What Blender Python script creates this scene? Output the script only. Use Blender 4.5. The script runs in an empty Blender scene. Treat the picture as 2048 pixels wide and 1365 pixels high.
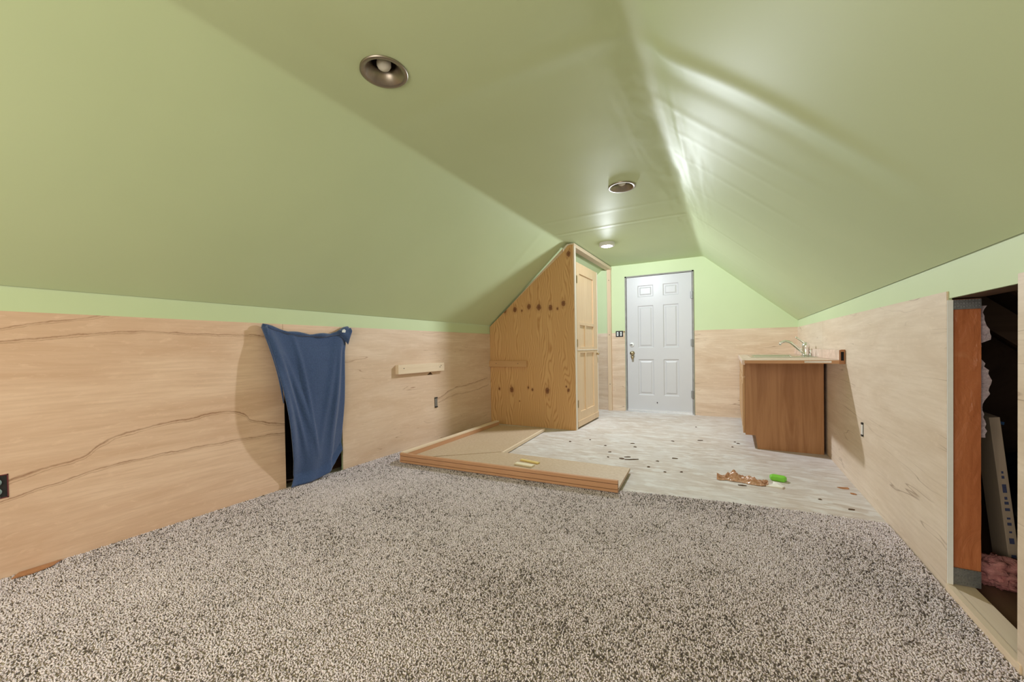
import bpy, math, random
import numpy as np
from mathutils import Vector, Matrix

random.seed(7)
rng = np.random.default_rng(7)
scene = bpy.context.scene
COL = scene.collection

# ------------------------------------------------------------------ camera
W_PX, F_PX, CY_PX = 2048.0, 792.698, 709.603
cam_d = bpy.data.cameras.new('camera')
cam_d.sensor_fit = 'HORIZONTAL'
cam_d.sensor_width = 36.0
cam_d.lens = 36.0 * F_PX / W_PX
cam_d.shift_y = (CY_PX - 682.5) / W_PX
cam_d.clip_start = 0.02
cam_d.clip_end = 60
cam = bpy.data.objects.new('camera', cam_d)
COL.objects.link(cam)
_r = Vector((0.87450644, 0.48474353, -0.0161927))
_u = Vector((0.00735323, 0.02013132, 0.9997703))
_f = Vector((-0.48495817, 0.87442463, -0.01404054))
cam.matrix_world = Matrix(((_r.x, _u.x, -_f.x, 0.0), (_r.y, _u.y, -_f.y, 0.0),
                           (_r.z, _u.z, -_f.z, 1.0), (0, 0, 0, 1)))
scene.camera = cam

# ------------------------------------------------------------------ world, exposure, large lights
world = bpy.data.worlds.new('world')
scene.world = world
world.use_nodes = True
world.node_tree.nodes['Background'].inputs[0].default_value = (0.75, 0.85, 1.0, 1)
world.node_tree.nodes['Background'].inputs[1].default_value = 0.35
scene.view_settings.view_transform = 'Standard'
scene.view_settings.look = 'None'
scene.view_settings.gamma = 1.0
scene.view_settings.use_curve_mapping = False
scene.view_settings.exposure = 0.0

KEY_W = 78.0            # the lit ceiling fixture near the white door
KEY_COL = (0.87, 0.935, 1.0)
FILL_W = 60.0            # added warm fill, placed at an invented window behind the camera
FILL_COL = (1.0, 0.88, 0.77)
wl = bpy.data.lights.new('added_fill_light', 'AREA')
wl.shape = 'RECTANGLE'
wl.size, wl.size_y = 1.7, 1.25
wl.energy = FILL_W
wl.color = FILL_COL
wlo = bpy.data.objects.new('added_fill_light', wl)
COL.objects.link(wlo)
wlo.location = (-0.95, -1.66, 1.33)
wlo.rotation_euler = (math.radians(90), 0, 0)      # shines along +Y

# ------------------------------------------------------------------ room numbers
XL, XR, YB, YF = -2.86, 0.746, 6.283, -1.7
ZC, CXL, CXR = 2.28, -1.765, -0.345
KL, KR = 1.323, 1.316

# ------------------------------------------------------------------ mesh helpers
class MB:
    def __init__(s):
        s.v, s.f = [], []
    def add(s, vs, fs):
        o = len(s.v)
        s.v += [tuple(v) for v in vs]
        s.f += [tuple(i + o for i in f) for f in fs]
        return s
    def box(s, x0, x1, y0, y1, z0, z1):
        return s.add([(x0, y0, z0), (x1, y0, z0), (x1, y1, z0), (x0, y1, z0),
                      (x0, y0, z1), (x1, y0, z1), (x1, y1, z1), (x0, y1, z1)],
                     [(0, 3, 2, 1), (4, 5, 6, 7), (0, 1, 5, 4), (1, 2, 6, 5), (2, 3, 7, 6), (3, 0, 4, 7)])
    def prism(s, poly, axis, a0, a1):
        # poly: 2D points in the two other axes (x,y,z order); extruded along axis from a0 to a1
        n = len(poly)
        def P(p, a):
            q = [p[0], p[1]]
            q.insert(axis, a)
            return q
        vs = [P(p, a0) for p in poly] + [P(p, a1) for p in poly]
        fs = [tuple(range(n))[::-1], tuple(range(n, 2 * n))]
        fs += [(i, (i + 1) % n, n + (i + 1) % n, n + i) for i in range(n)]
        return s.add(vs, fs)
    def obox(s, c, ux, uy, uz):
        # box at centre c with half-axis vectors
        c, ux, uy, uz = map(Vector, (c, ux, uy, uz))
        vs = [c + a * ux + b * uy + d * uz for d in (-1, 1) for a, b in ((-1, -1), (1, -1), (1, 1), (-1, 1))]
        return s.add(vs, [(0, 3, 2, 1), (4, 5, 6, 7), (0, 1, 5, 4), (1, 2, 6, 5), (2, 3, 7, 6), (3, 0, 4, 7)])
    def tube(s, pts, rad, n=12, cap=True):
        pts = [Vector(p) for p in pts]
        rads = rad if isinstance(rad, (list, tuple)) else [rad] * len(pts)
        t0 = (pts[1] - pts[0]).normalized()
        up = Vector((0, 0, 1)) if abs(t0.z) < 0.9 else Vector((1, 0, 0))
        a = t0.cross(up).normalized()
        vs, fs = [], []
        for i, p in enumerate(pts):
            t = (pts[min(i + 1, len(pts) - 1)] - pts[max(i - 1, 0)]).normalized()
            a = (a - t * a.dot(t)).normalized()
            b = t.cross(a)
            for k in range(n):
                an = 2 * math.pi * k / n
                vs.append(p + float(rads[i]) * (math.cos(an) * a + math.sin(an) * b))
        for i in range(len(pts) - 1):
            for k in range(n):
                fs.append((i * n + k, i * n + (k + 1) % n, (i + 1) * n + (k + 1) % n, (i + 1) * n + k))
        if cap:
            fs.append(tuple(range(n))[::-1])
            fs.append(tuple(range((len(pts) - 1) * n, len(pts) * n)))
        return s.add(vs, fs)
    def lathe(s, prof, c, n=32, axis=2, sgn=1, closed=False):
        # prof: list of (radius, height along axis)
        vs, fs = [], []
        for r, h in prof:
            for k in range(n):
                an = 2 * math.pi * k / n
                q = [r * math.cos(an), r * math.sin(an)]
                q.insert(axis, sgn * h)
                vs.append((c[0] + q[0], c[1] + q[1], c[2] + q[2]))
        m = len(prof)
        for i in range(m - 1):
            for k in range(n):
                fs.append((i * n + k, i * n + (k + 1) % n, (i + 1) * n + (k + 1) % n, (i + 1) * n + k))
        if prof[0][0] > 1e-6 and closed:
            fs.append(tuple(range(n)))
        if prof[-1][0] > 1e-6 and closed:
            fs.append(tuple(range((m - 1) * n, m * n)))
        return s.add(vs, fs)
    def grid(s, fn, nu, nv):
        vs = [fn(i / nu, j / nv) for j in range(nv + 1) for i in range(nu + 1)]
        fs = [(j * (nu + 1) + i, j * (nu + 1) + i + 1, (j + 1) * (nu + 1) + i + 1, (j + 1) * (nu + 1) + i)
              for j in range(nv) for i in range(nu)]
        return s.add(vs, fs)
    def build(s, name, mat, parent=None, smooth=False, bevel=0.0, world_origin=False, fix=True):
        me = bpy.data.meshes.new(name)
        vs = np.array(s.v, float)
        if world_origin:
            c = np.zeros(3)
        else:
            lo, hi = vs.min(0), vs.max(0)
            c = np.array([(lo[0] + hi[0]) / 2, (lo[1] + hi[1]) / 2, lo[2]])
        me.from_pydata((vs - c).tolist(), [], s.f)
        if fix:
            import bmesh
            bm = bmesh.new(); bm.from_mesh(me)
            bmesh.ops.recalc_face_normals(bm, faces=bm.faces)
            bm.to_mesh(me); bm.free()
        me.update()
        if smooth:
            me.shade_smooth()
        o = bpy.data.objects.new(name, me)
        COL.objects.link(o)
        o.location = Vector(c.tolist())
        if parent is not None:
            o.parent = parent
            p = parent
            off = Vector((0, 0, 0))
            while p is not None:
                off += p.location
                p = p.parent
            o.location -= off
        if mat is not None:
            me.materials.append(mat)
        if bevel:
            b = o.modifiers.new('bevel', 'BEVEL')
            b.width = bevel; b.segments = 2; b.limit_method = 'ANGLE'; b.angle_limit = math.radians(40)
        return o

def box(name, mat, dims, parent=None, **k):
    return MB().box(*dims).build(name, mat, parent, **k)

def empty(name, loc, label=None, cat=None, group=None, kind=None):
    o = bpy.data.objects.new(name, None)
    o.empty_display_size = 0.05
    COL.objects.link(o)
    o.location = loc
    return tag(o, label, cat, group, kind)

def tag(o, label=None, cat=None, group=None, kind=None):
    if label: o['label'] = label
    if cat: o['category'] = cat
    if group: o['group'] = group
    if kind: o['kind'] = kind
    return o

def struct(o, label=None):
    o['kind'] = 'structure'
    if label: o['label'] = label
    return o

# ------------------------------------------------------------------ materials
class NT:
    def __init__(s, name):
        s.m = bpy.data.materials.new(name)
        s.m.use_nodes = True
        s.t = s.m.node_tree
        s.b = s.t.nodes['Principled BSDF']
        s.tc = None
    def n(s, typ, **k):
        nd = s.t.nodes.new(typ)
        for a, v in k.items():
            setattr(nd, a, v)
        return nd
    def l(s, a, b):
        s.t.links.new(a, b)
    def co(s):
        if s.tc is None:
            s.tc = s.n('ShaderNodeTexCoord')
        return s.tc.outputs['Object']
    def map(s, scale=(1, 1, 1), rot=(0, 0, 0), loc=(0, 0, 0), src=None):
        m = s.n('ShaderNodeMapping')
        m.inputs['Scale'].default_value = scale
        m.inputs['Rotation'].default_value = rot
        m.inputs['Location'].default_value = loc
        s.l(src or s.co(), m.inputs['Vector'])
        return m.outputs[0]
    def noise(s, vec, scale, detail=4, rough=0.55, dist=0.0):
        t = s.n('ShaderNodeTexNoise')
        t.inputs['Scale'].default_value = scale
        t.inputs['Detail'].default_value = detail
        t.inputs['Roughness'].default_value = rough
        t.inputs['Distortion'].default_value = dist
        s.l(vec, t.inputs['Vector'])
        return t.outputs[0]
    def ramp(s, fac, stops, interp='LINEAR'):
        r = s.n('ShaderNodeValToRGB')
        cr = r.color_ramp
        cr.interpolation = interp
        while len(cr.elements) < len(stops):
            cr.elements.new(0.5)
        for e, (p, c) in zip(cr.elements, stops):
            e.position = p
            e.color = (c, c, c, 1) if isinstance(c, (int, float)) else (*c, 1)
        s.l(fac, r.inputs[0])
        return r.outputs[0]
    def mix(s, fac, a, b, mode='MIX'):
        m = s.n('ShaderNodeMix', data_type='RGBA', blend_type=mode)
        for sock, v in ((m.inputs[0], fac), (m.inputs[6], a), (m.inputs[7], b)):
            if isinstance(v, (int, float)):
                sock.default_value = v
            elif isinstance(v, tuple):
                sock.default_value = (*v, 1)
            else:
                s.l(v, sock)
        return m.outputs[2]
    def math(s, op, a, b=None, c=None, clamp=False):
        m = s.n('ShaderNodeMath', operation=op, use_clamp=clamp)
        for i, v in enumerate((a, b, c)):
            if v is None: continue
            if isinstance(v, (int, float)): m.inputs[i].default_value = v
            else: s.l(v, m.inputs[i])
        return m.outputs[0]
    def sep(s, vec=None):
        x = s.n('ShaderNodeSeparateXYZ')
        s.l(vec or s.co(), x.inputs[0])
        return x.outputs
    def bump(s, h, strength=0.3, dist=0.002):
        b = s.n('ShaderNodeBump')
        b.inputs['Strength'].default_value = strength
        b.inputs['Distance'].default_value = dist
        s.l(h, b.inputs['Height'])
        s.l(b.outputs[0], s.b.inputs['Normal'])
    def out(s, col, rough=0.6, metal=0.0, spec=0.4):
        if isinstance(col, tuple): s.b.inputs['Base Color'].default_value = (*col, 1)
        else: s.l(col, s.b.inputs['Base Color'])
        if isinstance(rough, (int, float)): s.b.inputs['Roughness'].default_value = rough
        else: s.l(rough, s.b.inputs['Roughness'])
        s.b.inputs['Metallic'].default_value = metal
        s.b.inputs['Specular IOR Level'].default_value = spec
        return s.m

def S(r, g, b):     # sRGB 0-255 to linear
    f = lambda c: ((c / 255 + 0.055) / 1.055) ** 2.4 if c > 10 else c / 255 / 12.92
    return (f(r), f(g), f(b))

def plain(name, col, rough=0.5, metal=0.0, spec=0.4, var=0.06, scale=30, bump=0.1):
    n = NT(name)
    nz = n.noise(n.map(), scale, 4)
    v = n.ramp(nz, [(0.25, 1.0 - var), (0.75, 1.0 + 0 * var)])
    c = n.mix(1.0, col, v, 'MULTIPLY')
    if bump: n.bump(nz, bump, 0.001)
    return n.out(c, rough, metal, spec)

def wood(name, light, dark, axis=2, ring=7.0, stretch=0.07, rough=0.55, contrast=1.0, fibre=0.25, spec=0.35, dist=1.2):
    """procedural timber with the grain running along the given axis"""
    n = NT(name)
    sc = [1, 1, 1]; sc[axis] = stretch
    v = n.map(tuple(sc))
    a = n.noise(v, ring, 5, 0.6, dist)
    sc2 = [1, 1, 1]; sc2[axis] = 0.02
    fb = n.noise(n.map(tuple(sc2)), 160, 3, 0.6)
    big = n.noise(n.map(tuple(1 if i != axis else 0.25 for i in range(3))), 1.7, 2)
    c = n.mix(n.ramp(a, [(0.32, 0.0), (0.5, 0.35), (0.72, contrast)]), light, dark)
    c = n.mix(n.ramp(fb, [(0.45, 0.0), (0.8, fibre)]), c, dark)
    c = n.mix(n.ramp(big, [(0.3, 0.0), (0.7, 0.22)]), c, tuple(0.8 * d + 0.2 * l for d, l in zip(dark, light)))
    n.bump(fb, 0.15, 0.0008)
    return n.out(c, rough, 0, spec)

M = {}
def green_paint():
    n = NT('green_paint')
    big = n.noise(n.map(), 1.1, 3)
    fine = n.noise(n.map(), 260, 2)
    c = n.mix(n.ramp(big, [(0.3, 0.0), (0.7, 1.0)]), (0.59, 0.685, 0.425), (0.56, 0.655, 0.40))
    n.bump(fine, 0.05, 0.0006)
    return n.out(c, 0.60, 0, 0.32)
M['green'] = green_paint()

def plywood(name, light, mid, dark, streaks=(), axis_h=1, seed=0.0, streak_noise=True, figure=0.75):
    """rotary cut plywood, grain along the wall; streaks = mineral lines as (along, z) polylines"""
    n = NT(name)
    stretch = tuple((0.16 if i == axis_h else 1.0) for i in range(3))
    loc = (seed, seed * 1.7, seed * 0.6)
    a = n.noise(n.map(stretch, loc=loc), 5.0, 6, 0.62, 1.0)
    stretch2 = tuple((0.05 if i == axis_h else 1.0) for i in range(3))
    fb = n.noise(n.map(stretch2, loc=loc), 70, 4, 0.6, 0.3)
    pores = n.noise(n.map(tuple((0.12 if i == axis_h else 1.0) for i in range(3)), loc=loc), 120, 2, 0.5)
    c = n.mix(n.ramp(a, [(0.36, 0.0), (0.52, 0.55), (0.66, 1.0)]), light, mid)
    c = n.mix(n.ramp(fb, [(0.42, 0.0), (0.70, 0.75 * figure)]), c, tuple(m_ * .94 for m_ in mid))
    fleck = n.noise(n.map(tuple((0.30 if i == axis_h else 1.0) for i in range(3)), rot=(0.10, 0, 0), loc=loc), 42, 4, 0.65, 0.5)
    c = n.mix(n.ramp(fleck, [(0.56, 0.0), (0.72, 0.6 * figure)]), c, tuple(min(.9, l_ * 1.06) for l_ in light))
    c = n.mix(n.ramp(pores, [(0.60, 0.0), (0.8, 0.30 * figure)]), c, light)
    xs = n.sep()
    # cathedral figure: contour lines of a stretched noise field, present only in patches
    if streak_noise:
        fld = n.noise(n.map(tuple((0.10 if i == axis_h else 1.0) for i in range(3)), loc=(seed * 2.1, 3.3, seed)), 2.4, 4, 0.55, 0.35)
        ln = n.math('ABSOLUTE', n.math('SUBTRACT', n.math('FRACT', n.math('MULTIPLY', fld, 11.0)), 0.5))
        msk = n.noise(n.map(tuple((0.35 if i == axis_h else 1.0) for i in range(3)), loc=(7.7, seed, 1.0)), 5.0, 3, 0.6)
        f = n.math('MULTIPLY', n.ramp(ln, [(0.0, 1.0), (0.035, 0.0)]), n.ramp(msk, [(0.50, 0.0), (0.64, 0.7)]))
        c = n.mix(f, c, dark)
    wob = n.noise(n.map(tuple((0.6 if i == axis_h else 1.0) for i in range(3)), loc=(1.3, 2.2, 0)), 14, 4, 0.6)
    wob2 = n.math('MULTIPLY', n.math('SUBTRACT', wob, 0.5), 0.035)
    brk = n.noise(n.map(loc=(5, 5, 5)), 9, 3)
    for pts, wid, amt in streaks:
        h0, h1 = pts[0][0], pts[-1][0]
        fc = n.n('ShaderNodeFloatCurve')
        cu = fc.mapping.curves[0]
        zs = [p[1] for p in pts]
        for i, (h, z) in enumerate(pts):
            px = (h - h0) / (h1 - h0)
            if i == 0: cu.points[0].location = (0, z / 1.25)
            elif i == len(pts) - 1: cu.points[1].location = (1, z / 1.25)
        for h, z in pts[1:-1]:
            cu.points.new((h - h0) / (h1 - h0), z / 1.25)
        fc.mapping.update()
        t = n.math('DIVIDE', n.math('SUBTRACT', xs[axis_h], h0), h1 - h0)
        n.l(t, fc.inputs['Value'])
        zc = n.math('MULTIPLY', fc.outputs[0], 1.25)
        d = n.math('SUBTRACT', n.math('ADD', xs[2], wob2), zc)
        line = n.ramp(n.math('ABSOLUTE', d), [(0.0, 1.0), (wid, 0.55), (wid * 2.2, 0.0)])
        line2 = n.ramp(n.math('ABSOLUTE', n.math('ADD', d, wid * 4.5)), [(0.0, 0.6), (wid * 1.3, 0.0)])
        line = n.math('MAXIMUM', line, line2)
        inside = n.math('MULTIPLY', n.math('GREATER_THAN', t, 0.0), n.math('LESS_THAN', t, 1.0))
        f = n.math('MULTIPLY', n.math('MULTIPLY', line, inside), n.ramp(brk, [(0.3, 0.45 * amt), (0.6, amt)]))
        c = n.mix(f, c, dark)
    n.bump(fb, 0.08, 0.0008)
    return n.out(c, 0.5, 0, 0.35)

PD = (0.26, 0.115, 0.055)
left_streaks = [
    ([(-0.6, 0.22), (0.426, 0.36), (0.575, 0.386), (0.804, 0.421), (1.24, 0.431), (1.717, 0.415)], 0.0022, 0.8),
    ([(-0.6, 0.30), (0.453, 0.439), (0.577, 0.469), (0.677, 0.485), (0.75, 0.539), (0.868, 0.582), (1.067, 0.608),
      (1.389, 0.614), (1.449, 0.588), (1.48, 0.549), (1.578, 0.512), (1.72, 0.48)], 0.0028, 0.9),
    ([(-0.6, 1.0), (0.441, 1.072), (0.86, 1.127), (1.25, 1.124), (1.6, 1.121)], 0.0020, 0.75),
    ([(-0.6, 1.05), (0.442, 1.134), (0.6, 1.17), (0.80, 1.215)], 0.0020, 0.75),
]
right_of_hole_streaks = [([(3.42, 0.462), (3.48, 0.473), (3.709, 0.546), (4.01, 0.567), (4.471, 0.627)], 0.0026, 0.9),
                         ([(3.45, 0.42), (3.75, 0.47), (4.1, 0.48), (4.5, 0.53)], 0.0020, 0.75)]
M['ply_l1'] = plywood('plywood_left', (0.82, 0.595, 0.45), (0.67, 0.44, 0.305), PD, left_streaks, 1, 0.0, False)
M['ply_l2'] = plywood('plywood_left_far', (0.77, 0.60, 0.475), (0.65, 0.465, 0.335), PD, right_of_hole_streaks, 1, 4.0, True)
M['ply_r'] = plywood('plywood_right', (0.77, 0.645, 0.525), (0.66, 0.525, 0.40), (0.24, 0.14, 0.085), (), 1, 9.0, True)
M['ply_b'] = plywood('plywood_back', (0.76, 0.625, 0.49), (0.60, 0.44, 0.31), (0.24, 0.13, 0.075), (), 0, 13.0, True)
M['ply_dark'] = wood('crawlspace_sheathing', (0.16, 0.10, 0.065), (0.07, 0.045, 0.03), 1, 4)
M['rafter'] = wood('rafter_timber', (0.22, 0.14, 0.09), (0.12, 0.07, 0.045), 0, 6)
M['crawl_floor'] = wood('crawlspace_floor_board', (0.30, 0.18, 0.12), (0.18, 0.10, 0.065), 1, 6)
M['pine'] = wood('pine_lumber', (0.84, 0.70, 0.54), (0.68, 0.51, 0.36), 1, 9, 0.05)
M['pine_x'] = wood('pine_lumber_x', (0.80, 0.64, 0.46), (0.62, 0.44, 0.28), 0, 9, 0.05)
M['pine_z'] = wood('pine_lumber_z', (0.76, 0.60, 0.43), (0.58, 0.41, 0.26), 2, 9, 0.05)
M['cleat_shaded'] = wood('shaded_pine_cleat', (0.62, 0.38, 0.19), (0.48, 0.26, 0.11), 0, 9, 0.05)  # pine darkened to brown: the shade on the closet panel cleat, in its colour
M['whitewood'] = wood('whitewood_edge', (0.86, 0.80, 0.72), (0.74, 0.64, 0.53), 2, 9, 0.05)
M['oak'] = wood('oak_veneer', (0.84, 0.64, 0.43), (0.70, 0.49, 0.30), 2, 16, 0.06, 0.42, 0.8, 0.3)
M['cab'] = wood('cabinet_laminate', (0.52, 0.275, 0.13), (0.31, 0.135, 0.052), 2, 12, 0.07, 0.42, 1.0, 0.45)
M['cabfront'] = wood('cabinet_front_oak', (0.60, 0.38, 0.20), (0.45, 0.255, 0.12), 2, 12, 0.06, 0.4)
M['particle_x'] = wood('particleboard_edge_x', (0.60, 0.335, 0.19), (0.50, 0.26, 0.14), 0, 20, 0.2, 0.7, 0.5, 0.2)
M['particle_y'] = wood('particleboard_edge_y', (0.60, 0.335, 0.19), (0.50, 0.26, 0.14), 1, 20, 0.2, 0.7, 0.5, 0.2)
M['gap'] = plain('glue_line_dark', (0.05, 0.025, 0.015), 0.8)
M['particle_dark'] = wood('particleboard_dark', (0.44, 0.21, 0.11), (0.33, 0.15, 0.075), 0, 20, 0.2, 0.7, 0.5, 0.2)
M['void'] = plain('dark_void', (0.01, 0.009, 0.012), 0.9)
M['drywall'] = plain('bare_drywall', (0.90, 0.90, 0.90), 0.8, bump=0.2)
M['door_white'] = plain('white_door_paint', (0.58, 0.585, 0.61), 0.38, 0, 0.45, 0.02, 8, 0.03)
M['jamb'] = plain('grey_jamb', (0.34, 0.33, 0.31), 0.6, 0, 0.3, 0.3, 14)
M['threshold'] = plain('aluminium_threshold', (0.80, 0.82, 0.86), 0.3, 0.7, 0.5, 0.1)
M['brass'] = plain('aged_brass', (0.55, 0.44, 0.28), 0.28, 0.95, 0.5, 0.1)
M['chrome'] = plain('brushed_chrome', (0.86, 0.84, 0.82), 0.2, 1.0, 0.5, 0.05, 60, 0.0)
M['steel'] = plain('stainless_steel', (0.72, 0.70, 0.67), 0.2, 1.0, 0.5, 0.08, 80, 0.0)
M['nickel'] = plain('brushed_nickel_trim', (0.36, 0.315, 0.265), 0.38, 1.0, 0.5, 0.15, 40, 0.05)
M['baffle'] = plain('dark_baffle', (0.045, 0.03, 0.022), 0.5, 0.2, 0.4)
M['bulb'] = plain('frosted_bulb_unlit', (0.72, 0.70, 0.63), 0.35, 0, 0.5, 0.06)
M['black_plastic'] = plain('black_plastic', (0.02, 0.02, 0.022), 0.45)
M['grey_plastic'] = plain('grey_green_plastic', (0.24, 0.33, 0.32), 0.4)
M['white_plastic'] = plain('white_plastic', (0.80, 0.81, 0.82), 0.4)
M['red_box'] = plain('maroon_box_edge', (0.16, 0.035, 0.04), 0.6)
M['lime'] = plain('lime_green_plastic', (0.22, 0.66, 0.06), 0.4)
M['paper'] = plain('white_paper', (0.83, 0.80, 0.74), 0.7)
M['yellow_wood'] = wood('yellow_softwood', (0.78, 0.62, 0.25), (0.66, 0.48, 0.18), 0, 12)
M['pale_wood'] = wood('pale_softwood', (0.86, 0.78, 0.60), (0.74, 0.62, 0.44), 0, 12)
M['chip'] = plain('bark_chip', (0.13, 0.075, 0.045), 0.8, 0, 0.3, 0.4, 90)
M['scrap_brown'] = plain('torn_brown_veneer', (0.50, 0.24, 0.12), 0.7, 0, 0.3, 0.25, 60)
M['pink'] = None

def lamp_mat():
    n = NT('lit_lens')
    n.b.inputs['Emission Color'].default_value = (1.0, 0.98, 0.95, 1)
    n.b.inputs['Emission Strength'].default_value = 22.0
    return n.out((0.9, 0.9, 0.9), 0.4)
M['lit'] = lamp_mat()

def subfloor():
    n = NT('worn_subfloor')
    st = n.noise(n.map((0.30, 1.0, 1.0), rot=(0, 0, 0.06)), 16, 5, 0.62, 0.8)
    fl = n.noise(n.map((0.28, 1.0, 1.0), rot=(0, 0, -0.12), loc=(3, 1, 0)), 34, 3, 0.5, 0.4)
    big = n.noise(n.map(), 1.3, 4, 0.6)
    patch = n.noise(n.map((0.55, 1, 1), loc=(9, 2, 0)), 9, 4, 0.55)
    speck = n.noise(n.map((0.6, 1, 1)), 75, 3, 0.6)
    c = n.mix(n.ramp(st, [(0.36, 0.0), (0.62, 1.0)]), (0.68, 0.63, 0.60), (0.51, 0.43, 0.38))
    c = n.mix(n.ramp(fl, [(0.50, 0.0), (0.64, 0.75)]), c, (0.52, 0.435, 0.375))
    c = n.mix(n.ramp(big, [(0.44, 0.0), (0.68, 0.62)]), c, (0.67, 0.645, 0.64))
    c = n.mix(n.ramp(patch, [(0.56, 0.0), (0.62, 0.6)]), c, (0.70, 0.68, 0.67))
    c = n.mix(n.ramp(speck, [(0.66, 0.0), (0.73, 0.6)]), c, (0.22, 0.165, 0.12))
    n.bump(n.mix(0.5, st, fl), 0.25, 0.002)
    return n.out(c, 0.75, 0, 0.25)
M['subfloor'] = subfloor()

def carpet_back():
    n = NT('carpet_backing')
    a = n.noise(n.map(), 150, 3, 0.6)
    c = n.ramp(a, [(0.38, (0.06, 0.045, 0.035)), (0.5, (0.30, 0.245, 0.195)), (0.62, (0.55, 0.475, 0.395))])
    n.bump(a, 0.8, 0.006)
    return n.out(c, 0.95, 0, 0.1)
M['carpet_back'] = carpet_back()

def carpet_pile():
    n = NT('carpet_pile')
    at = n.n('ShaderNodeAttribute', attribute_name='tuft')
    c = n.ramp(at.outputs['Fac'], [(0.0, (0.08, 0.066, 0.065)), (0.15, (0.15, 0.125, 0.12)), (0.23, (0.66, 0.58, 0.61)),
                                   (0.6, (0.88, 0.79, 0.84)), (1.0, (0.97, 0.89, 0.93))])
    return n.out(c, 0.95, 0, 0.1)
M['pile'] = carpet_pile()

def knotty():
    """pine plywood sheet with rows of knots, vertical grain"""
    n = NT('knotty_pine_ply')
    knots = [(-2.619, 1.507, .020), (-2.468, 1.511, .021), (-2.365, 1.492, .010), (-2.264, 1.536, .022), (-2.123, 1.521, .026),
             (-1.966, 1.505, .022), (-1.872, 1.486, .011), (-1.793, 1.548, .022), (-1.719, 2.141, .022), (-2.723, .470, .012),
             (-2.532, .464, .024), (-2.232, .475, .012), (-2.29, .50, .010), (-2.023, .470, .024), (-1.744, .486, .014), (-1.77, .53, .008), (-2.42, .32, .006)]
    xs = n.sep()
    x, z = xs[0], xs[2]
    dmin = None
    warp = None
    for kx, kz, kr in knots:
        dx = n.math('DIVIDE', n.math('SUBTRACT', x, kx), kr)
        dz = n.math('DIVIDE', n.math('SUBTRACT', z, kz), kr * 1.35)
        d2 = n.math('ADD', n.math('MULTIPLY', dx, dx), n.math('MULTIPLY', dz, dz))
        dmin = d2 if dmin is None else n.math('MINIMUM', dmin, d2)
        # grain flows around the knot
        w = n.math('DIVIDE', n.math('MULTIPLY', dx, kr * 3.0),
                   n.math('ADD', 1.5, n.math('ADD', n.math('MULTIPLY', dx, dx), n.math('MULTIPLY', n.math('MULTIPLY', dz, dz), 0.10))))
        warp = w if warp is None else n.math('ADD', warp, w)
    big = n.noise(n.map((1.0, 1, 0.30)), 3.2, 3, 0.5)
    u = n.math('ADD', n.math('SUBTRACT', x, warp), n.math('MULTIPLY', big, 0.34))
    wv = n.math('FRACT', n.math('MULTIPLY', u, 42.0))
    tri = n.math('ABSOLUTE', n.math('SUBTRACT', wv, 0.5))
    fib = n.noise(n.map((1, 1, 0.03)), 150, 3, 0.6)
    cl = n.noise(n.map((1, 1, 0.5), loc=(2, 0, 2)), 3.0, 3)
    light, mid, dark = (0.665, 0.405, 0.185), (0.585, 0.325, 0.13), (0.44, 0.215, 0.075)
    c = n.mix(n.ramp(tri, [(0.0, 1.0), (0.24, 0.1), (0.5, 0.0)]), light, dark)
    c = n.mix(n.ramp(fib, [(0.4, 0.0), (0.75, 0.35)]), c, mid)
    c = n.mix(n.ramp(cl, [(0.35, 0.0), (0.68, 0.45)]), c, mid)
    wobk = n.math('MULTIPLY', n.math('SUBTRACT', n.noise(n.map(), 50, 3), 0.5), 0.9)
    dk = n.math('ADD', n.math('SQRT', dmin), wobk)
    c = n.mix(n.ramp(n.math('DIVIDE', dk, 3.0), [(0.0, 1.0), (0.22, 0.95), (0.36, 0.85), (0.42, 0.22), (0.9, 0.0)]), c, (0.20, 0.075, 0.028))
    c = n.mix(n.ramp(n.math('DIVIDE', dk, 3.0), [(0.0, 0.55), (0.14, 0.0)]), c, (0.06, 0.03, 0.02))
    n.bump(fib, 0.12, 0.0008)
    return n.out(c, 0.5, 0, 0.35)
M['knotty'] = knotty()

def laminate():
    n = NT('speckled_tan_laminate')
    a = n.noise(n.map(), 45, 4, 0.6)
    b = n.noise(n.map(), 5, 3)
    c = n.mix(n.ramp(a, [(0.35, 0.0), (0.65, 1.0)]), (0.60, 0.465, 0.335), (0.50, 0.365, 0.25))
    c = n.mix(n.ramp(b, [(0.35, 0.0), (0.7, 0.5)]), c, (0.52, 0.375, 0.25))
    return n.out(c, 0.55, 0, 0.35)
M['laminate'] = laminate()
def laminate2():
    n = NT('stone_look_laminate')
    a = n.noise(n.map(), 30, 5, 0.65)
    b = n.noise(n.map(), 6, 3)
    c = n.mix(n.ramp(a, [(0.35, 0.0), (0.65, 1.0)]), (0.82, 0.65, 0.55), (0.68, 0.50, 0.41))
    c = n.mix(n.ramp(b, [(0.4, 0.0), (0.65, 0.6)]), c, (0.55, 0.42, 0.33))
    return n.out(c, 0.6, 0, 0.25)
M['laminate2'] = laminate2()

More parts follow.
